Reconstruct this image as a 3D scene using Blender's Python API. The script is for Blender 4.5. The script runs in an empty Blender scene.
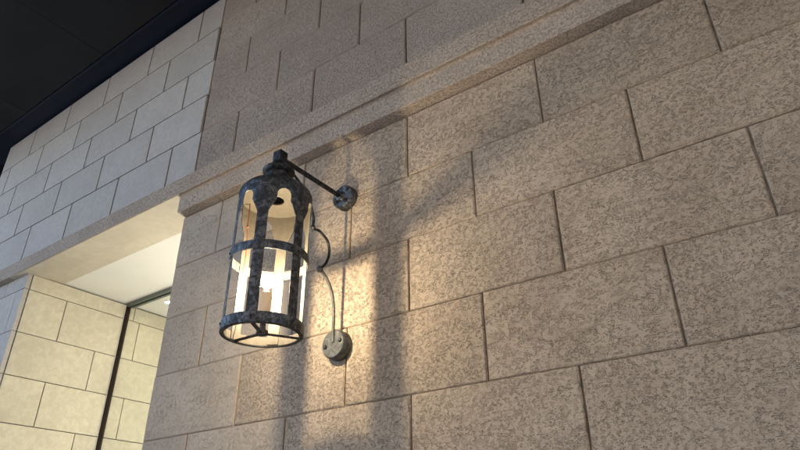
import bpy, bmesh, math, random
from mathutils import Vector, Matrix, noise

random.seed(7)
RAD = math.radians
scene = bpy.context.scene
COL = scene.collection

# ------------------------------------------------------------------ camera
CAM = Vector((0.0, 0.0, 1.586))
F_PX = 619.86                                  # focal length in pixels of an 800 x 450 frame
ROW_R = Vector((0.81182433, 0.58387069, -0.00602355))
ROW_D = Vector((-0.28405867, 0.38590525, -0.87771739))
ROW_F = Vector((-0.51014894, 0.71426337, 0.4791408))
cam_data = bpy.data.cameras.new('camera')
cam_data.sensor_width = 36.0
cam_data.lens = F_PX / 800 * 36
cam_data.clip_start = 0.02
cam_data.clip_end = 2000
cam = bpy.data.objects.new('camera', cam_data)
COL.objects.link(cam)
m = Matrix((ROW_R, -ROW_D, -ROW_F)).transposed().to_4x4()
m.translation = CAM
cam.matrix_world = m
scene.camera = cam

# ------------------------------------------------------------------ sky, sun, exposure
SUN_EL, SUN_AZ = 42.0, 50.0                    # sun stands behind the building: the facade is in its own shade
world = bpy.data.worlds.new('World')
scene.world = world
world.use_nodes = True
nt = world.node_tree
sky = nt.nodes.new('ShaderNodeTexSky')
sky.sky_type = 'NISHITA'
sky.sun_disc = False
sky.sun_elevation = RAD(SUN_EL)
sky.sun_rotation = RAD(SUN_AZ)
bg = nt.nodes['Background']
bg.inputs['Strength'].default_value = 0.15
nt.links.new(sky.outputs[0], bg.inputs[0])
sun_data = bpy.data.lights.new('sun', 'SUN')
sun_data.energy = 3.5
sun_data.angle = RAD(0.5)
sun_data.color = (1.0, 0.95, 0.88)
sun = bpy.data.objects.new('sun', sun_data)
COL.objects.link(sun)
az = RAD(SUN_AZ)
sd = Vector((math.sin(az) * math.cos(RAD(SUN_EL)), math.cos(az) * math.cos(RAD(SUN_EL)), math.sin(RAD(SUN_EL))))
sun.rotation_euler = sd.to_track_quat('Z', 'Y').to_euler()
sun.location = sd * 30
vs = scene.view_settings
vs.view_transform = 'Standard'
vs.look = 'None'
vs.gamma = 1
vs.use_curve_mapping = False
vs.exposure = 1.33
scene.cycles.use_denoising = True
scene.cycles.max_bounces = 8
scene.cycles.sample_clamp_indirect = 4.0

# ------------------------------------------------------------------ material helpers
class NT:
    def __init__(s, name):
        s.m = bpy.data.materials.new(name)
        s.m.use_nodes = True
        s.t = s.m.node_tree
        s.b = s.t.nodes['Principled BSDF']
        s.out = s.t.nodes['Material Output']
    def n(s, kind, **kw):
        k = s.t.nodes.new('ShaderNode' + kind)
        for a, v in kw.items():
            if a in k.inputs and not hasattr(type(k), a):
                k.inputs[a].default_value = v
            else:
                setattr(k, a, v)
        return k
    def l(s, a, b):
        s.t.links.new(a, b)
    def math(s, op, a, b=None, clamp=False):
        k = s.t.nodes.new('ShaderNodeMath'); k.operation = op; k.use_clamp = clamp
        for i, v in enumerate((a, b)):
            if v is None: continue
            if hasattr(v, 'node'): s.l(v, k.inputs[i])
            else: k.inputs[i].default_value = v
        return k.outputs[0]
    def step(s, v, lo, hi, a=0.0, b=1.0):
        k = s.t.nodes.new('ShaderNodeMapRange'); k.interpolation_type = 'SMOOTHSTEP'
        s.l(v, k.inputs['Value'])
        for nme, x in (('From Min', lo), ('From Max', hi), ('To Min', a), ('To Max', b)):
            k.inputs[nme].default_value = x
        return k.outputs[0]
    def coords(s, scale=(1, 1, 1)):
        tc = s.t.nodes.new('ShaderNodeTexCoord')
        oi = s.t.nodes.new('ShaderNodeObjectInfo')
        sc = s.math('MULTIPLY', oi.outputs['Random'], 43.7)
        add = s.t.nodes.new('ShaderNodeVectorMath'); add.operation = 'ADD'
        s.l(tc.outputs['Object'], add.inputs[0]); s.l(sc, add.inputs[1])
        mul = s.t.nodes.new('ShaderNodeVectorMath'); mul.operation = 'MULTIPLY'
        s.l(add.outputs[0], mul.inputs[0]); mul.inputs[1].default_value = scale
        s.rand = oi.outputs['Random']
        return mul.outputs[0]
    def noise(s, vec, scale, detail=2.0, rough=0.5, dist=0.0):
        k = s.t.nodes.new('ShaderNodeTexNoise')
        s.l(vec, k.inputs['Vector'])
        k.inputs['Scale'].default_value = scale
        k.inputs['Detail'].default_value = detail
        k.inputs['Roughness'].default_value = rough
        k.inputs['Distortion'].default_value = dist
        return k.outputs[0]
    def mix(s, fac, a, b):
        k = s.t.nodes.new('ShaderNodeMix'); k.data_type = 'RGBA'
        if hasattr(fac, 'node'): s.l(fac, k.inputs['Factor'])
        else: k.inputs['Factor'].default_value = fac
        for i, v in ((6, a), (7, b)):
            if hasattr(v, 'node'): s.l(v, k.inputs[i])
            else: k.inputs[i].default_value = (*v, 1)
        return k.outputs[2]
    def bump(s, h, strength, dist):
        k = s.t.nodes.new('ShaderNodeBump')
        k.inputs['Strength'].default_value = strength
        k.inputs['Distance'].default_value = dist
        s.l(h, k.inputs['Height'])
        s.l(k.outputs[0], s.b.inputs['Normal'])

def rough_stone(name, ca, cb, pit_scale=116, depth=1.0, cover=(0.41, 0.58), stretch=2.0):
    """cast stone with a worm-eaten, chipped skin between smoother horizontal patches"""
    s = NT(name)
    v = s.coords()
    vs_ = s.n('VectorMath', operation='MULTIPLY'); s.l(v, vs_.inputs[0]); vs_.inputs[1].default_value = (1, 1, stretch)
    vp = s.n('VectorMath', operation='MULTIPLY'); s.l(v, vp.inputs[0]); vp.inputs[1].default_value = (1, 1, stretch * 1.7)
    big = s.noise(vp.outputs[0], 8, 5, 0.62, 0.5)
    mask = s.step(big, *cover)
    w1 = s.noise(vs_.outputs[0], pit_scale, 2.0, 0.5, 1.5)
    worm = s.step(s.math('ABSOLUTE', s.math('SUBTRACT', w1, 0.48)), 0.003, 0.027, 1.0, 0.0)
    gate = s.step(s.noise(v, pit_scale * 0.6, 1.0), 0.46, 0.53)
    w2 = s.noise(vs_.outputs[0], pit_scale * 1.1, 1.5, 0.5, 1.0)
    chips = s.step(w2, 0.62, 0.66)
    lumps = s.noise(vs_.outputs[0], pit_scale * 0.5, 2, 0.5, 0.8)
    pits = s.math('MULTIPLY', s.math('MAXIMUM', s.math('MULTIPLY', worm, gate), chips), s.math('ADD', s.math('MULTIPLY', mask, 0.80), 0.20))
    fine = s.noise(v, 420, 2, 0.6)
    broad = s.noise(vs_.outputs[0], 22, 3, 0.5)
    h = s.math('SUBTRACT', s.math('ADD', s.math('ADD', s.math('MULTIPLY', fine, 0.06), s.math('MULTIPLY', s.math('MULTIPLY', lumps, mask), 0.12)), s.math('MULTIPLY', broad, 0.45)), s.math('MULTIPLY', pits, 0.9))
    s.bump(h, 1.0, 0.0100 * depth)
    tone = s.noise(v, 3.2, 4, 0.6)
    c = s.mix(s.step(tone, 0.3, 0.7), ca, cb)
    c = s.mix(s.math('MULTIPLY', pits, 0.66 * depth ** 0.7), c, (ca[0] * .45, ca[1] * .43, ca[2] * .40))  # dirt and shade of the pits, both painted into the colour
    geo = s.n('NewGeometry')
    gm = s.n('VectorMath', operation='MULTIPLY'); s.l(geo.outputs['Position'], gm.inputs[0]); gm.inputs[1].default_value = (1.6, 1.6, 0.7)
    stain = s.step(s.noise(gm.outputs[0], 1.5, 5, 0.62, 0.5), 0.46, 0.74, 0, 0.20)
    c = s.mix(stain, c, (ca[0] * .55, ca[1] * .53, ca[2] * .52))
    hv = s.n('HueSaturation'); s.l(c, hv.inputs['Color'])
    s.l(s.math('ADD', s.math('MULTIPLY', s.rand, 0.13), 0.935), hv.inputs['Value'])
    s.l(hv.outputs[0], s.b.inputs['Base Color'])
    s.b.inputs['Roughness'].default_value = 0.82
    s.b.inputs['Specular IOR Level'].default_value = 0.3
    return s.m

def smooth_stone(name, ca, cb, grain=30, bump=0.0012, spread=0.10, rough=0.7):
    s = NT(name)
    v = s.coords()
    a = s.noise(v, grain, 4, 0.6, 0.5)
    b = s.noise(v, 2.6, 3, 0.5)
    f = s.noise(v, 260, 3, 0.7)
    c = s.mix(s.step(a, 0.3, 0.72), ca, cb)
    c = s.mix(s.step(b, 0.35, 0.75, 0.0, 0.30), c, (ca[0] * .8, ca[1] * .79, ca[2] * .78))
    hv = s.n('HueSaturation'); s.l(c, hv.inputs['Color'])
    s.l(s.math('ADD', s.math('MULTIPLY', s.rand, spread), 1 - spread / 2), hv.inputs['Value'])
    s.l(hv.outputs[0], s.b.inputs['Base Color'])
    s.bump(s.math('ADD', s.math('MULTIPLY', f, 0.6), s.math('MULTIPLY', a, 0.6)), 0.8, bump)
    s.b.inputs['Roughness'].default_value = rough
    s.b.inputs['Specular IOR Level'].default_value = 0.35
    return s.m

def plain(name, c, rough=0.6, metallic=0.0, var=0.12, scale=14, bump=0.0, spec=0.5):
    s = NT(name)
    v = s.coords()
    a = s.noise(v, scale, 4, 0.6)
    col = s.mix(s.step(a, 0.3, 0.7), tuple(x * (1 - var) for x in c), tuple(min(1, x * (1 + var)) for x in c))
    s.l(col, s.b.inputs['Base Color'])
    s.l(s.step(a, 0.2, 0.8, rough * .88, min(1, rough * 1.12)), s.b.inputs['Roughness'])
    s.b.inputs['Metallic'].default_value = metallic
    s.b.inputs['Specular IOR Level'].default_value = spec
    if bump: s.bump(s.noise(v, scale * 14, 3, 0.6), 0.8, bump)
    return s.m

def weathered_zinc(name, dark, light, rough=0.5):
    """hammered, spangled galvanised steel"""
    s = NT(name)
    v = s.coords()
    vo = s.n('TexVoronoi'); s.l(v, vo.inputs['Vector']); vo.inputs['Scale'].default_value = 95
    sp = s.n('SeparateColor'); s.l(vo.outputs['Color'], sp.inputs[0])
    a = s.noise(v, 40, 5, 0.7, 0.8)
    f = s.math('ADD', s.math('MULTIPLY', s.step(a, 0.42, 0.68), 0.75), s.math('MULTIPLY', s.math('POWER', sp.outputs[0], 3.0), 0.22), True)
    rust = s.step(s.noise(v, 24, 3, 0.6), 0.60, 0.74, 0, 0.45)
    c = s.mix(f, dark, light)
    c = s.mix(rust, c, (0.07, 0.045, 0.03))
    s.l(c, s.b.inputs['Base Color'])
    s.b.inputs['Metallic'].default_value = 0.75
    s.l(s.step(a, 0.3, 0.7, rough + .12, rough - .1), s.b.inputs['Roughness'])
    s.bump(s.math('ADD', s.math('MULTIPLY', s.noise(v, 90, 3, 0.6), 0.8), s.math('MULTIPLY', sp.outputs[1], 0.12)), 0.7, 0.0016)
    return s.m

def emitter(name, c, strength):
    s = NT(name)
    s.b.inputs['Base Color'].default_value = (*c, 1)
    s.b.inputs['Emission Color'].default_value = (*c, 1)
    s.b.inputs['Emission Strength'].default_value = strength
    return s.m

def clear_glass(name):
    s = NT(name)
    tr = s.n('BsdfTransparent'); tr.inputs[0].default_value = (0.975, 0.985, 0.975, 1)
    gl = s.n('BsdfGlossy'); gl.inputs['Roughness'].default_value = 0.01
    lw = s.n('LayerWeight'); lw.inputs['Blend'].default_value = 0.5
    fr = s.math('ADD', s.math('MULTIPLY', s.math('POWER', lw.outputs['Facing'], 5.0), 0.9), 0.04)
    mx = s.n('MixShader')
    s.l(fr, mx.inputs[0]); s.l(tr.outputs[0], mx.inputs[1]); s.l(gl.outputs[0], mx.inputs[2])
    s.l(mx.outputs[0], s.out.inputs['Surface'])
    return s.m

M = {}
M['rough'] = rough_stone('rough_cast_stone', (0.395, 0.308, 0.236), (0.465, 0.370, 0.290))
M['rough_soft'] = rough_stone('worn_cast_stone', (0.39, 0.32, 0.26), (0.455, 0.38, 0.315), depth=0.42, cover=(0.48, 0.75))
M['rough_up'] = rough_stone('rough_cast_stone_fine', (0.365, 0.300, 0.258), (0.402, 0.334, 0.289), pit_scale=165, depth=0.36, cover=(0.18, 0.40), stretch=1.1)
M['rough_trim'] = rough_stone('rough_cornice_stone', (0.40, 0.325, 0.27), (0.45, 0.37, 0.31), pit_scale=140, depth=0.46, cover=(0.2, 0.42), stretch=1.2)
M['smooth'] = smooth_stone('sawn_grey_stone', (0.405, 0.372, 0.353), (0.475, 0.44, 0.42), bump=0.002)
M['reveal'] = smooth_stone('mottled_cream_limestone', (0.50, 0.46, 0.36), (0.60, 0.56, 0.45), grain=22, spread=0.08)
M['lintel_soffit'] = smooth_stone('cream_soffit_stone', (0.52, 0.46, 0.36), (0.58, 0.52, 0.42), grain=14)
M['mortar'] = plain('recessed_joint_mortar', (0.30, 0.245, 0.20), 0.9, var=0.4, scale=22, bump=0.002)
M['mortar_dark'] = plain('dark_open_joint', (0.045, 0.043, 0.045), 0.9, var=0.2, scale=30)
M['white_ceiling'] = plain('white_plaster_ceiling', (0.72, 0.70, 0.66), 0.7, var=0.03, scale=3)
M['dark_panel'] = plain('dark_ceiling_panel', (0.0078, 0.0076, 0.008), 0.5, var=0.5, scale=1.3, spec=0.25)
M['matte_black'] = plain('matte_black_cladding', (0.006, 0.006, 0.006), 0.9, var=0.2, scale=3, spec=0.0)
M['navy'] = plain('navy_painted_channel', (0.005, 0.009, 0.022), 0.55, var=0.2, scale=3, spec=0.25)
M['zinc'] = weathered_zinc('mottled_zinc', (0.040, 0.041, 0.045), (0.21, 0.215, 0.235))
M['zinc_dark'] = weathered_zinc('dark_mottled_zinc', (0.014, 0.014, 0.015), (0.085, 0.087, 0.095))
M['zinc_pale'] = weathered_zinc('pale_cast_zinc', (0.075, 0.075, 0.076), (0.15, 0.149, 0.148), rough=0.65)
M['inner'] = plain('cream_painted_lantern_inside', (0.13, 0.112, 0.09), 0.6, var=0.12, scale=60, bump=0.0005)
M['bronze'] = plain('dark_bronze_channel', (0.022, 0.014, 0.010), 0.8, spec=0.1)
M['steel_trim'] = plain('grey_green_header_trim', (0.12, 0.14, 0.125), 0.45, metallic=0.3)
M['glass'] = clear_glass('clear_shop_glass')
M['sleeve'] = plain('cream_candle_sleeve', (0.55, 0.45, 0.36), 0.6, var=0.05)
M['wire_red'] = plain('red_brown_wire', (0.20, 0.055, 0.025), 0.5)
M['wire_grey'] = plain('grey_wire', (0.20, 0.20, 0.22), 0.5)
M['bulb'] = emitter('lit_bulb', (1.0, 0.83, 0.54), 1040)
s_ = NT('bulb_glare_shell')  # glowing shell added round the bulb to imitate its glare
tr_ = s_.n('BsdfTransparent'); em_ = s_.n('Emission'); em_.inputs[0].default_value = (1.0, 0.82, 0.52, 1); em_.inputs[1].default_value = 70
mx_ = s_.n('MixShader'); mx_.inputs[0].default_value = 0.10
s_.l(tr_.outputs[0], mx_.inputs[1]); s_.l(em_.outputs[0], mx_.inputs[2]); s_.l(mx_.outputs[0], s_.out.inputs['Surface'])
M['glare_shell'] = s_.m
M['opal'] = emitter('added_opal_glow', (1.0, 0.945, 0.77), 30)  # glow of the added, unseen globe lamps
M['downlight'] = emitter('lit_downlight', (1.0, 0.86, 0.62), 60)
M['paving'] = smooth_stone('pale_granite_pavement', (0.46, 0.435, 0.385), (0.54, 0.51, 0.455), grain=9)
M['opposite'] = smooth_stone('warm_render', (0.46, 0.38, 0.30), (0.54, 0.45, 0.36), grain=5)
M['white_metal'] = plain('white_painted_metal', (0.7, 0.7, 0.68), 0.4)

# ------------------------------------------------------------------ object helpers
def link(o, parent=None):
    COL.objects.link(o)
    if parent is not None: o.parent = parent
    return o

def tag(o, label=None, cat=None, group=None, kind=None):
    for k, v in (('label', label), ('category', cat), ('group', group), ('kind', kind)):
        if v: o[k] = v
    return o

def empty(name, loc=(0, 0, 0)):
    o = bpy.data.objects.new(name, None)
    o.location = loc
    o.empty_display_size = 0.2
    return link(o)

def from_bm(name, bm, mats, parent=None, loc=None, smooth=False):
    bmesh.ops.recalc_face_normals(bm, faces=bm.faces)
    me = bpy.data.meshes.new(name)
    bm.to_mesh(me); bm.free()
    for mm in (mats if isinstance(mats, (list, tuple)) else [mats]): me.materials.append(mm)
    if smooth:
        for p in me.polygons: p.use_smooth = True
        me.set_sharp_from_angle(angle=RAD(38))
    o = bpy.data.objects.new(name, me)
    link(o, parent)
    if loc is not None:                       # world location under an unrotated parent
        o.location = Vector(loc) - (wloc(parent) if parent else Vector())
    elif parent is not None:
        o.location = -wloc(parent)
    return o

def wloc(o):
    v = Vector()
    while o is not None:
        v += o.location; o = o.parent
    return v

def add_box(bm, lo, hi, bevel=0.0):
    vs_ = [bm.verts.new((x, y, z)) for x in (lo[0], hi[0]) for y in (lo[1], hi[1]) for z in (lo[2], hi[2])]
    fs = []
    for q in ((0, 1, 3, 2), (4, 6, 7, 5), (0, 4, 5, 1), (2, 3, 7, 6), (0, 2, 6, 4), (1, 5, 7, 3)):
        fs.append(bm.faces.new([vs_[i] for i in q]))
    if bevel:
        es = list({e for fc in fs for e in fc.edges})
        bmesh.ops.bevel(bm, geom=es, offset=bevel, segments=2, affect='EDGES', profile=0.6)

def box(name, lo, hi, mat, parent=None, bevel=0.0):
    c = [(a + b) / 2 for a, b in zip(lo, hi)]
    bm = bmesh.new()
    add_box(bm, [a - k for a, k in zip(lo, c)], [b - k for b, k in zip(hi, c)], bevel)
    return from_bm(name, bm, mat, parent, c)

def lathe(bm, prof, seg=40, cx=0.0, cy=0.0, mat=0):
    """closed or open (r, z) profile turned about a vertical axis"""
    rings = []
    for r, z in prof:
        if r < 1e-6: rings.append([bm.verts.new((cx, cy, z))])
        else: rings.append([bm.verts.new((cx + r * math.sin(2 * math.pi * k / seg), cy + r * math.cos(2 * math.pi * k / seg), z)) for k in range(seg)])
    for a, b in zip(rings, rings[1:]):
        for k in range(seg):
            k2 = (k + 1) % seg
            q = []
            for ring, kk in ((a, k), (a, k2), (b, k2), (b, k)):
                vv = ring[kk % len(ring)]
                if vv not in q: q.append(vv)
            if len(q) > 2: bm.faces.new(q).material_index = mat

def tube(bm, pts, rad, seg=10, cap=True):
    pts = [Vector(p) for p in pts]
    rads = rad if isinstance(rad, (list, tuple)) else [rad] * len(pts)
    rings = []
    up = Vector((0.3, 0.2, 1)).normalized()
    for i, p in enumerate(pts):
        d = (pts[min(i + 1, len(pts) - 1)] - pts[max(i - 1, 0)]).normalized()
        s1 = d.cross(up)
        if s1.length < 1e-3: s1 = d.cross(Vector((1, 0, 0)))
        s1.normalize(); s2 = d.cross(s1)
        rings.append([bm.verts.new(p + (s1 * math.cos(2 * math.pi * k / seg) + s2 * math.sin(2 * math.pi * k / seg)) * rads[i]) for k in range(seg)])
    for a, b in zip(rings, rings[1:]):
        for k in range(seg):
            bm.faces.new((a[k], a[(k + 1) % seg], b[(k + 1) % seg], b[k]))
    if cap:
        bm.faces.new(rings[0]); bm.faces.new(rings[-1])

def spline(pts, n=8):
    """Catmull-Rom through the points"""
    P = [Vector(p) for p in pts]
    P = [P[0] * 2 - P[1]] + P + [P[-1] * 2 - P[-2]]
    out = []
    for i in range(1, len(P) - 2):
        for k in range(n):
            t = k / n
            a, b, c, d = P[i - 1:i + 3]
            out.append(0.5 * ((2 * b) + (c - a) * t + (2 * a - 5 * b + 4 * c - d) * t * t + (3 * b - a - 3 * c + d) * t ** 3))
    out.append(P[-2])
    return out

def stone_block(u0, u1, z0, z1, base, axis_u, axis_n, mat, parent, gap_u=0.006, gap_z=0.004, chamfer=0.004, proud=0.0, depth=0.03, jit=0.0016, seg=0.075):
    """one block with slightly uneven chamfered arrises.  axis_u runs along the wall, axis_n points out of it"""
    u0, u1, z0, z1 = u0 + gap_u / 2, u1 - gap_u / 2, z0 + gap_z / 2, z1 - gap_z / 2
    cu, cz = (u0 + u1) / 2, (z0 + z1) / 2
    nu, nz = max(1, round((u1 - u0) / seg)), max(1, round((z1 - z0) / seg))
    per = [(u0 + (u1 - u0) * i / nu, z0) for i in range(nu)] + [(u1, z0 + (z1 - z0) * i / nz) for i in range(nz)] \
        + [(u1 - (u1 - u0) * i / nu, z1) for i in range(nu)] + [(u0, z1 - (z1 - z0) * i / nz) for i in range(nz)]
    bm = bmesh.new()
    U, N, Z = Vector(axis_u), Vector(axis_n), Vector((0, 0, 1))
    rows = []
    for inset, dn in ((0, -depth), (0, -chamfer), (chamfer, 0)):
        row = []
        for (u, z) in per:
            su = 1 if u < cu else -1
            sz = 1 if z < cz else -1
            onu = abs(u - u0) < 1e-6 or abs(u - u1) < 1e-6
            onz = abs(z - z0) < 1e-6 or abs(z - z1) < 1e-6
            j1, j2 = (random.uniform(-jit, jit), random.uniform(-jit, jit)) if inset else (0, 0)
            if inset and onu and onz and jit > 0.001 and random.random() < 0.35:      # a knocked-off corner
                j1 += su * random.uniform(0.001, 0.006); j2 += sz * random.uniform(0.001, 0.005)
            uu = u + (su * inset if onu else 0) + (j1 if onu else 0)
            zz = z + (sz * inset if onz else 0) + (j2 if onz else 0)
            row.append(bm.verts.new(U * (uu - cu) + Z * (zz - cz) + N * (dn + proud)))
        rows.append(row)
    n = len(per)
    for a, b in zip(rows, rows[1:]):
        for k in range(n): bm.faces.new((a[k], a[(k + 1) % n], b[(k + 1) % n], b[k]))
    bm.faces.new(rows[-1])
    bm.faces.new(list(reversed(rows[0])))
    return from_bm('block', bm, mat, parent, Vector(base) + U * cu + Z * cz)

def cuts(first, pitch, lo, hi, extra=()):
    """block ends along a course between lo and hi"""
    k = math.floor((lo - first) / pitch)
    xs = []
    while first + k * pitch < hi - 0.04:
        x = first + k * pitch
        if x > lo + 0.12: xs.append(x)
        k += 1
    return [lo] + xs + [hi]

# ------------------------------------------------------------------ ground and canopy (setting)
YW, YU = 1.786, 1.830            # faces of the lower and of the upper wall
XJ, XL = -2.785, -4.53           # right and left side of the doorway
X_END, X_RIGHT = -6.02, 3.2      # corner of the building, right-hand extent
Z_SOF, Z_TOP = 3.437, 5.185

bm = bmesh.new()
add_box(bm, (-400, -400, -0.3), (400, 400, 0.0))
g = from_bm('ground', bm, M['paving'])
tag(g, kind='structure')

CAN_Y0 = -1.2
ceil_root = empty('ceiling', (0, 0, Z_TOP))
tag(ceil_root, kind='structure')
box('channel', (-6.45, 1.665, Z_TOP + 0.05), (X_RIGHT + 3, YU + 0.4, Z_TOP + 0.09), M['navy'], ceil_root)
box('channel_edge', (-6.45, 1.645, Z_TOP - 0.004), (X_RIGHT + 3, 1.668, Z_TOP + 0.06), M['navy'], ceil_root, 0.003)
x = -4.08 - 1.22 * 2
while x < X_RIGHT + 3:
    y = 1.64
    CAN_Y0 = 0.2 if x < -3.0 else -3.3          # unseen canopy depth, shaped to let more skylight in at the left
    while y > CAN_Y0:
        y2 = max(y - 2.1, CAN_Y0)
        box('panel', (x + 0.0015, y2 + 0.0015, Z_TOP), (x + 1.2185, y - 0.0015, Z_TOP + 0.04), M['dark_panel'], ceil_root, 0.003)
        y = y2
    x += 1.22
box('slab', (-6.45, 0.1, Z_TOP + 0.10), (-2.86, YU + 0.6, Z_TOP + 0.5), M['dark_panel'], ceil_root)
box('slab', (-2.859, -3.4, Z_TOP + 0.10), (X_RIGHT + 3, YU + 0.6, Z_TOP + 0.5), M['dark_panel'], ceil_root)

opp = box('unseen_bounce_wall', (-1.6, -5.9, 0.004), (14, -5.5, 9.0), M['opposite'])  # added out of view to block sky and bounce warm sunlight
tag(opp, kind='structure')

bm_ = box('upper_building', (X_END + 0.03, YU + 0.41, Z_TOP + 0.51), (X_RIGHT + 9, 9.0, 11.0), M['opposite'])
tag(bm_, kind='structure')
dk = box('dark_cladding', (-9.0, 1.95, 0.0), (X_END - 0.01, 2.2, 9.5), M['matte_black'])
tag(dk, 'dark cladding panel beyond the corner of the stone facade', 'wall')
# ------------------------------------------------------------------ facade
fac = empty('stone_facade', (0, YW, 0))
tag(fac, 'rough cast stone block facade with cornice and doorway under a dark ceiling', 'wall')
U, N = (1, 0, 0), (0, -1, 0)

def wall_core(name, x0, x1, z0, z1, yface, mat, ymax=None):
    return box(name, (x0, yface, z0), (x1, ymax or yface + 0.35, z1), mat, fac)

# lower wall, right of the doorway
low = wall_core('lower_wall', XJ + 0.012, X_RIGHT, 0.002, 3.56, YW + 0.011, M['mortar'], YW + 0.62)
courses = [0.0, 0.30, 0.60, 0.90, 1.20, 1.50, 1.80, 2.100, 2.408, 2.711, 3.006, 3.317]
for i in range(len(courses) - 1):
    z0, z1 = courses[i], courses[i + 1]
    first = -0.019 if (len(courses) - 2 - i) % 2 == 0 else -0.322
    pts = cuts(first, 0.6085, XJ, X_RIGHT)
    pts[0] -= 0.003
    for a, b in zip(pts, pts[1:]):
        stone_block(a, b, z0, z1, (0, YW, 0), U, N, M['rough_soft'] if b < -1.83 else M['rough'], low, gap_u=0.0065, gap_z=0.0018, chamfer=0.0042, proud=random.uniform(-0.002, 0.0015))

# cornice and lintel: one moulding that runs on over the doorway
def extrude_profile(name, prof, x0, x1, mat, parent, step=0.25):
    bm = bmesh.new()
    n = max(1, round((x1 - x0) / step))
    cx, cy, cz = (x0 + x1) / 2, prof[0][0], prof[0][1]
    rows = []
    for k in range(n + 1):
        x = x0 + (x1 - x0) * k / n
        rows.append([bm.verts.new((x - cx, y - cy, z - cz)) for (y, z) in prof])
    for a, b in zip(rows, rows[1:]):
        for q in range(len(prof)):
            q2 = (q + 1) % len(prof)
            bm.faces.new((a[q], a[q2], b[q2], b[q]))
    bm.faces.new(rows[0]); bm.faces.new(list(reversed(rows[-1])))
    return from_bm(name, bm, mat, parent, (cx, cy, cz))
cor = extrude_profile('cornice', [(1.712, 3.4335), (1.7085, 3.438), (1.7085, 3.539), (1.713, 3.545), (1.90, 3.545), (1.90, 3.4335)], X_END, X_RIGHT, M['rough_trim'], fac)
extrude_profile('lower_fillet', [(1.7375, 3.327), (1.734, 3.331), (1.734, 3.425), (1.726, 3.4330), (1.80, 3.4330), (1.80, 3.320)], XJ + 0.006, X_RIGHT, M['rough_trim'], cor)

# upper wall: rough blocks, then sawn panels over the doorway
XB = -2.83
zc = [3.545, 3.980, 4.287, 4.586, 4.895, Z_TOP + 0.02]
up = wall_core('upper_wall', X_END + 0.02, X_RIGHT, 3.546, Z_TOP + 0.048, YU + 0.016, M['mortar_dark'])
first_r = [-1.267, -1.566, -1.872, -1.566, -1.872]
first_l = [-3.128, -3.420, -3.114, -3.402, -3.086]
for i in range(5):
    z0, z1 = zc[i], zc[i + 1]
    pts = cuts(first_r[i], 0.6115, XB, X_RIGHT)
    for a, b in zip(pts, pts[1:]):
        stone_block(a, b, z0, z1, (0, YU, 0), U, N, M['rough_up'], up, gap_u=0.008, gap_z=0.002, chamfer=0.0055)
    pts = cuts(first_l[i], 0.604, X_END, XB)
    for a, b in zip(pts, pts[1:]):
        wide = 0.020 if (b == XB and i in (1, 3)) else 0.004
        stone_block(a, b - (wide - 0.004), z0, z1, (0, YU, 0), U, N, M['smooth'], up, gap_u=0.017, gap_z=0.0095, chamfer=0.001, jit=0.0003, proud=0.0, seg=0.3)

# left of the doorway: the pier with its cream reveal, which runs on inside behind the glass
YP = 1.757
pier = wall_core('pier', X_END + 0.02, XL - 0.012, 0.002, 3.432, YP + 0.01, M['mortar_dark'], 4.5)
for i in range(len(courses)):
    z0 = courses[i]
    z1 = courses[i + 1] if i + 1 < len(courses) else Z_SOF - 0.005
    off = i % 2
    pts = cuts(-4.83 if off else -4.64, 0.604, X_END, XL)
    for a, b in zip(pts, pts[1:]):
        stone_block(a, b, z0, z1, (0, YP, 0), U, N, M['smooth'], pier, gap_u=0.005, gap_z=0.004, chamfer=0.002, jit=0.0004)
rev = wall_core('doorway_side', XL - 0.30, XL - 0.010, 0.003, 3.431, YP + 0.05, M['mortar_dark'], 4.49)
rc = courses + [Z_SOF - 0.005]
for i in range(len(rc) - 1):
    top = len(rc) - 2 - i
    if top == 0: pts = [YP + 0.034, 2.62, 3.3, 3.9, 4.5]
    else: pts = cuts(2.070 if top % 2 == 1 else 2.365, 0.61, YP + 0.034, 4.5)
    for a, b in zip(pts, pts[1:]):
        stone_block(a, b, rc[i], rc[i + 1], (XL, 0, 0), (0, 1, 0), (1, 0, 0), M['reveal'], rev, gap_u=0.006, gap_z=0.005, chamfer=0.002, jit=0.0006, seg=0.2)
# stone soffit of the lintel
box('lintel_soffit', (XL - 0.2, 1.903, Z_SOF - 0.002), (XJ + 0.3, 2.015, Z_SOF + 0.2), M['lintel_soffit'], fac)
box('lintel_soffit', (XL - 0.2, 1.716, Z_SOF - 0.0062), (XJ + 0.001, 1.902, Z_SOF - 0.0037), M['lintel_soffit'], fac)

# ------------------------------------------------------------------ entrance: ceiling, glass, shop
ce = box('entrance_ceiling', (XL - 0.2, 2.019, Z_SOF + 0.004), (1.0, 5.0, Z_SOF + 0.12), M['white_ceiling'])
tag(ce, kind='structure')
sw = box('shop_wall', (-4.9, 4.52, 0.0), (1.0, 4.7, Z_SOF + 0.003), M['white_ceiling'])
tag(sw, kind='structure')
sw2 = box('shop_side_wall', (0.5, YW + 0.63, 0.0), (0.7, 4.515, Z_SOF + 0.003), M['white_ceiling'])
tag(sw2, kind='structure')

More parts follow.
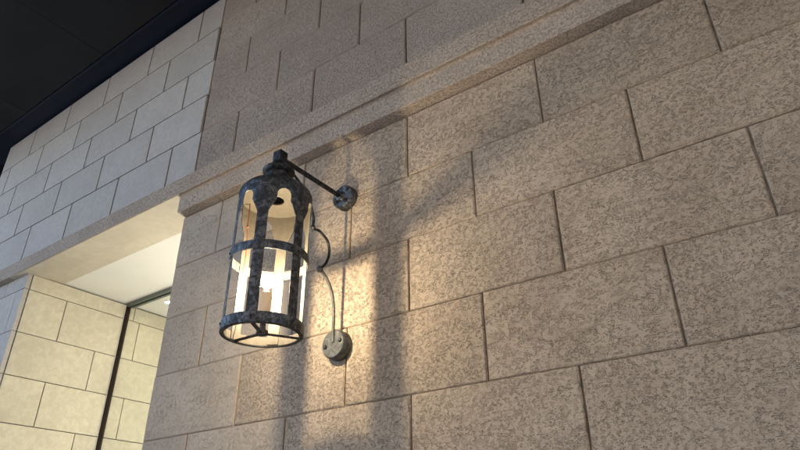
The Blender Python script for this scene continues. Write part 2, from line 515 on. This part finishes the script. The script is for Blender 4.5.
fl = box('shop_floor', (XL + 0.004, YW + 0.02, 0.0), (0.498, 4.518, 0.012), M['white_ceiling'])
tag(fl, kind='structure')
gz = empty('shop_glazing', (-3.6, 2.55, 0))
tag(gz, 'clear frameless shop glass with dark bronze edge channel in the doorway', 'glass')
pane = box('pane', (XL + 0.014, 2.548, 0.02), (XJ + 0.6, 2.560, Z_SOF - 0.012), M['glass'], gz)
box('edge_channel', (XL + 0.001, 2.536, 0.002), (XL + 0.019, 2.570, Z_SOF - 0.004), M['bronze'], gz, 0.002)
box('header_channel', (XL + 0.025, 2.528, Z_SOF - 0.026), (XJ + 0.6, 2.546, Z_SOF + 0.003), M['steel_trim'], gz, 0.002)
box('header_channel', (XL + 0.025, 2.562, Z_SOF - 0.030), (XJ + 0.6, 2.584, Z_SOF + 0.003), M['steel_trim'], gz, 0.002)
box('sill_channel', (XL + 0.025, 2.53, 0.013), (XJ + 0.6, 2.58, 0.03), M['bronze'], gz, 0.002)
box('silicone_line', (XL + 0.001, 2.531, 0.012), (XL + 0.004, 2.5355, Z_SOF - 0.004), M['white_metal'], gz)

def downlight(x, y, z, r, label):
    t = empty('downlight', (x, y, z))
    tag(t, label, 'ceiling light')
    bm = bmesh.new()
    lathe(bm, [(r * 1.22, 0.004), (r * 1.22, -0.003), (r * 1.16, -0.006), (r * 1.0, -0.002), (r * 1.0, 0.004)], 32)
    from_bm('trim_ring', bm, M['white_metal'], t, (x, y, z), True)
    bm = bmesh.new()
    lathe(bm, [(0, -0.0005), (r * 0.98, -0.0005), (r * 0.98, 0.0035), (0, 0.0035)], 32)
    from_bm('lens', bm, M['downlight'], t, (x, y, z), True)
downlight(-4.215, 2.705, Z_SOF - 0.0005, 0.026, 'lit round downlight in white ceiling just behind the shop glass')
# unseen opal globe lamps, added to brighten the doorway ceiling and reveal
def added_globe_lamp(x, y, z, r, label):
    t = empty('added_globe_lamp', (x, y, z))
    tag(t, label, 'added pendant lamp', 'added opal globe lamps in the shop entrance')
    bm = bmesh.new()
    bmesh.ops.create_uvsphere(bm, u_segments=28, v_segments=16, radius=r)
    from_bm('globe', bm, M['opal'], t, (x, y, z), True)
    bm = bmesh.new()
    lathe(bm, [(0.03, r - 0.006), (0.03, r + 0.03), (0.012, r + 0.045), (0.004, r + 0.05), (0.004, Z_SOF - z - 0.02), (0.05, Z_SOF - z - 0.016), (0.05, Z_SOF - z + 0.003)], 20)
    from_bm('stem', bm, M['bronze'], t, (x, y, z), True)
added_globe_lamp(-3.5, 3.1, 2.55, 0.11, 'added unseen opal globe lamp behind the shop glass')
added_globe_lamp(-3.02, 2.26, 2.45, 0.11, 'added unseen opal globe lamp in front of the shop glass')

# ------------------------------------------------------------------ lantern
AX, AY = -1.565, 1.377
RL, TH = 0.140, 0.0032
AZ0 = 29.0
CS, AZ = 0.98, 3.001             # size of the cage against its working drawing, height of the bracket arm
def cz(z): return AZ + (z - 3.030) * CS
def cage(name, bm, mats, smooth=False, parent=None):
    for vtx in bm.verts: vtx.co = (vtx.co.x * CS, vtx.co.y * CS, cz(vtx.co.z))
    return from_bm(name, bm, mats, parent or lan, (AX, AY, 0), smooth)
lan = empty('wall_lantern', (AX, YW, 2.28))
tag(lan, 'lit cylindrical mottled zinc cage lantern hanging from a wall bracket', 'lantern')
def cyl(r, a, z): return Vector((r * math.sin(a), r * math.cos(a), z))
SECT = RAD(30)
Z_B, Z_DT = 2.290, 2.836
ARC = RL * SECT
OPEN = ARC - 0.0208
def opening(z):
    """half width of the gap between two straps: tall opening, rounded shoulder, round eye above"""
    if z < 2.706: return OPEN
    o = 0.0265 if z < 2.782 else 0.0
    if z < 2.758:
        t = (z - 2.706) / 0.052
        o = 0.0265 + (OPEN - 0.0265) * (1 - t) ** 0.8 * (1 - 0.15 * t)
    d = 0.0265 ** 2 - (z - 2.781) ** 2
    if z >= 2.781 and d > 0: o = math.sqrt(d)
    return o
zs = [2.285 + 0.01] + [2.33, 2.40, 2.50, 2.60, 2.68, 2.706] + [2.706 + 0.052 * k / 14 for k in range(1, 15)] + [2.758 + 0.0495 * k / 16 for k in range(1, 17)] + [2.811, 2.824, Z_DT]
NC = 8
for k in range(6):
    a0 = RAD(AZ0 + 60 * k)
    bm = bmesh.new()
    lay = []
    for r in (RL, RL - TH):
        rows = []
        for z in zs:
            h = (ARC - opening(z)) / RL
            if h > SECT - 0.0005: h = SECT - 0.0005
            rows.append([bm.verts.new(cyl(r, a0 - h + 2 * h * c / NC, z)) for c in range(NC + 1)])
        lay.append(rows)
    for li, rows in enumerate(lay):
        for a, b in zip(rows, rows[1:]):
            for c in range(NC):
                fc = bm.faces.new((a[c], a[c + 1], b[c + 1], b[c])); fc.material_index = li
    O, I = lay
    for i in range(len(zs) - 1):
        bm.faces.new((O[i][0], O[i + 1][0], I[i + 1][0], I[i][0]))
        bm.faces.new((O[i][NC], I[i][NC], I[i + 1][NC], O[i + 1][NC]))
    for c in range(NC):
        bm.faces.new((O[0][c], I[0][c], I[0][c + 1], O[0][c + 1]))
        bm.faces.new((O[-1][c], O[-1][c + 1], I[-1][c + 1], I[-1][c]))
    st = cage('strap', bm, [M['zinc'], M['inner']], True)
    # rivets where the strap crosses the rings
    for zz in (2.305, 2.570):
        bm = bmesh.new()
        bmesh.ops.create_icosphere(bm, subdivisions=1, radius=0.0048)
        p = cyl(RL + 0.0045, a0, zz)
        from_bm('rivet', bm, M['zinc_dark'], st, (AX + p.x * CS, AY + p.y * CS, cz(p.z)), True)

def ring(name, r0, r1, z0, z1, lip=0.0):
    bm = bmesh.new()
    seg = 72
    lathe(bm, [(r0, z0), (r1, z0 + 0.0012), (r1 + 0.0005, (z0 + z1) / 2), (r1, z1 - 0.0012), (r0, z1)], seg, mat=0)
    lathe(bm, [(r0, z1), (r0, z0)], seg, mat=1)
    bmesh.ops.remove_doubles(bm, verts=bm.verts, dist=1e-6)
    return cage(name, bm, [M['zinc'], M['inner']], True)
ring('ring', RL + 0.0006, RL + 0.0040, 2.552, 2.588)
ring('ring', RL + 0.0006, RL + 0.0040, 2.283, 2.322)
bm = bmesh.new()
lathe(bm, [(RL - 0.012, 2.283), (RL - 0.012, 2.287), (RL + 0.0005, 2.287), (RL + 0.0005, 2.283), (RL - 0.012, 2.283)], 72)
cage('bottom_flange', bm, M['zinc_dark'], True)

# dome, neck, flared collar, square block
bm = bmesh.new()
lathe(bm, [(RL + 0.001, Z_DT - 0.006), (RL + 0.001, Z_DT + 0.004), (RL - 0.003, Z_DT + 0.017), (0.125, Z_DT + 0.033), (0.106, Z_DT + 0.046), (0.08, Z_DT + 0.056), (0.05, Z_DT + 0.064), (0.040, Z_DT + 0.065)], 56)
lathe(bm, [(0.033, Z_DT + 0.006), (0.033, Z_DT - 0.009), (0.08, Z_DT - 0.009), (RL - 0.0036, Z_DT - 0.008), (RL - 0.0036, Z_DT + 0.002)], 56, mat=1)
cage('dome', bm, [M['zinc'], M['inner']], True)
bm = bmesh.new()
lathe(bm, [(0.030, 2.880), (0.050, 2.893), (0.052, 2.902), (0.046, 2.914), (0.045, 2.932), (0.050, 2.945), (0.0, 2.9455)], 40)
lathe(bm, [(0.038, 2.893), (0.0325, 2.88), (0.0325, Z_DT - 0.004), (0.0320, 2.90), (0.0, 2.905)], 40)
cage('neck', bm, M['zinc_dark'], True)
bm = bmesh.new()
lathe(bm, [(0.044, 2.940), (0.057, 2.947), (0.0635, 2.956), (0.064, 2.963), (0.055, 2.974), (0.037, 2.989), (0.026, 3.004), (0.0, 3.006)], 40)
cage('collar', bm, M['zinc_dark'], True)
box('square_block', (AX - 0.0205, AY - 0.0205, cz(3.0055)), (AX + 0.0205, AY + 0.0205, cz(3.056)), M['zinc_dark'], lan, 0.003)

# bracket arm and wall plate
box('bracket_arm', (AX - 0.0075, AY + 0.0210, AZ - 0.0075), (AX + 0.0075, YW - 0.050, AZ + 0.0075), M['zinc_dark'], lan, 0.002)
def wall_plate(x, z, r, t, mat, nb, rot, br):
    bm = bmesh.new()
    lathe(bm, [(0, 0), (r, 0), (r + 0.0005, t * 0.5), (r - 0.001, t - 0.005), (r - 0.005, t), (0, t)], 48)
    bmesh.ops.rotate(bm, verts=bm.verts, matrix=Matrix.Rotation(RAD(90), 3, 'X'))
    o = from_bm('wall_plate', bm, mat, lan, (x, YW - 0.0005, z), True)
    for k in range(nb):
        a = RAD(rot + 360 / nb * k)
        bm = bmesh.new()
        lathe(bm, [(0, 0), (0.0085, 0), (0.0085, 0.003), (0.006, 0.0065), (0, 0.0075)], 12)
        bmesh.ops.rotate(bm, verts=bm.verts, matrix=Matrix.Rotation(RAD(90), 3, 'X'))
        from_bm('bolt', bm, M['zinc_dark'], o, (x + br * math.cos(a), YW - 0.0007 - t, z + br * math.sin(a)), True)
    return o
up_plate = wall_plate(-1.560, 3.003, 0.056, 0.040, M['zinc'], 4, 40, 0.038)
wall_plate(-1.568, 2.335, 0.0585, 0.045, M['zinc_pale'], 2, 12, 0.038)
bm = bmesh.new(); lathe(bm, [(0, 0), (0.026, 0), (0.022, 0.008), (0.014, 0.014), (0, 0.014)], 24)
bmesh.ops.rotate(bm, verts=bm.verts, matrix=Matrix.Rotation(RAD(90), 3, 'X'))
from_bm('boss', bm, M['zinc'], up_plate, (AX, YW - 0.0406, AZ), True)

# conduit from the neck over the side of the cage, round a loop and down to the lower plate
def at(px, py, Y):
    d = ROW_R * ((px - 400) / F_PX) + ROW_D * ((py - 225) / F_PX) + ROW_F
    return CAM + d * (Y / d.y)
# the scroll lies in the upright plane of the bracket arm: (distance y, height z) in that plane
c1 = [(AX, y, z) for y, z in ((1.408, 2.975), (1.435, 2.972), (1.475, 2.955), (1.513, 2.930), (1.555, 2.888), (1.586, 2.822), (1.588, 2.778), (1.628, 2.778), (1.677, 2.752), (1.690, 2.702), (1.673, 2.651), (1.640, 2.613))]
c2 = [(AX, y, z) for y, z in ((1.640, 2.613), (1.676, 2.595), (1.712, 2.552), (1.732, 2.490), (1.737, 2.425), (1.737, 2.375), (1.741, 2.340))]
bm = bmesh.new(); tube(bm, spline(c1), 0.0058, 10)
from_bm('conduit', bm, M['zinc_dark'], lan, (0, 0, 0), True)
bm = bmesh.new(); tube(bm, spline(c2), 0.0062, 10)
from_bm('conduit', bm, M['zinc_pale'], lan, (0, 0, 0), True)
for q, r in (((AX, 1.640, 2.613), 0.0135), ((AX, 1.587, 2.780), 0.010)):
    bm = bmesh.new(); bmesh.ops.create_icosphere(bm, subdivisions=3, radius=r)
    from_bm('conduit_joint', bm, M['zinc_pale'] if r > .012 else M['zinc_dark'], lan, q, True)

# spider, socket, candle sleeve, bulb, wires
bm = bmesh.new()
for a in (AZ0, AZ0 + 120, AZ0 + 240):
    A = RAD(a)
    s = Vector((math.cos(A), -math.sin(A), 0)) * 0.0075
    p0, p1 = cyl(0.012, A, 0), cyl(RL - 0.001, A, 0)
    vv = [bm.verts.new(p + sg * s + Vector((0, 0, z))) for p in (p0, p1) for sg in (-1, 1) for z in (2.2885, 2.2925)]
    for q in ((0, 1, 3, 2), (4, 6, 7, 5), (0, 4, 5, 1), (2, 3, 7, 6), (0, 2, 6, 4), (1, 5, 7, 3)): bm.faces.new([vv[i] for i in q])
cage('spider', bm, M['zinc_dark'])
bm = bmesh.new()
lathe(bm, [(0, 2.286), (0.020, 2.286), (0.021, 2.291), (0.020, 2.300), (0.012, 2.303), (0.010, 2.33), (0.024, 2.338), (0.024, 2.344), (0, 2.345)], 24)
cage('socket_base', bm, M['zinc_dark'], True)
bm = bmesh.new()
lathe(bm, [(0, 2.3452), (0.0225, 2.3452), (0.0225, 2.440), (0.019, 2.442), (0.0085, 2.443), (0.0085, 2.4615), (0, 2.4615)], 28)
cage('candle_sleeve', bm, M['sleeve'], True)
BZ = 2.475
bm = bmesh.new()
lathe(bm, [(0, 2.462), (0.006, 2.462), (0.010, 2.468), (0.0125, 2.476), (0.0125, 2.485), (0.0105, 2.493), (0.006, 2.499), (0, 2.501)], 24)
bulb = cage('bulb', bm, M['bulb'], True)
bm = bmesh.new()
lathe(bm, [(0.0095, 2.4605), (0.0115, 2.462), (0.018, 2.468), (0.0225, 2.478), (0.0225, 2.488), (0.019, 2.498), (0.011, 2.506), (0, 2.509)], 24)
cage('glare_shell', bm, M['glare_shell'], True, bulb)
w = [at(*q) for q in ((250, 204, 1.335), (249, 215, 1.335), (247.5, 227, 1.335), (247, 240, 1.34), (245.5, 258, 1.345), (242.5, 273, 1.345))]
bm = bmesh.new(); tube(bm, spline(w, 5), 0.0022, 6)
bmesh.ops.create_icosphere(bm, subdivisions=1, radius=0.006, matrix=Matrix.Translation(at(247.5, 227, 1.335)))
from_bm('wire', bm, M['wire_red'], lan, (0, 0, 0), True)
w = [at(*q) for q in ((242.5, 273, 1.345), (240.5, 283, 1.345), (238, 298, 1.345), (237.5, 312, 1.34), (236.5, 324, 1.335), (233, 338, 1.33))]
bm = bmesh.new(); tube(bm, spline(w, 5), 0.0024, 6)
from_bm('wire', bm, M['wire_grey'], lan, (0, 0, 0), True)
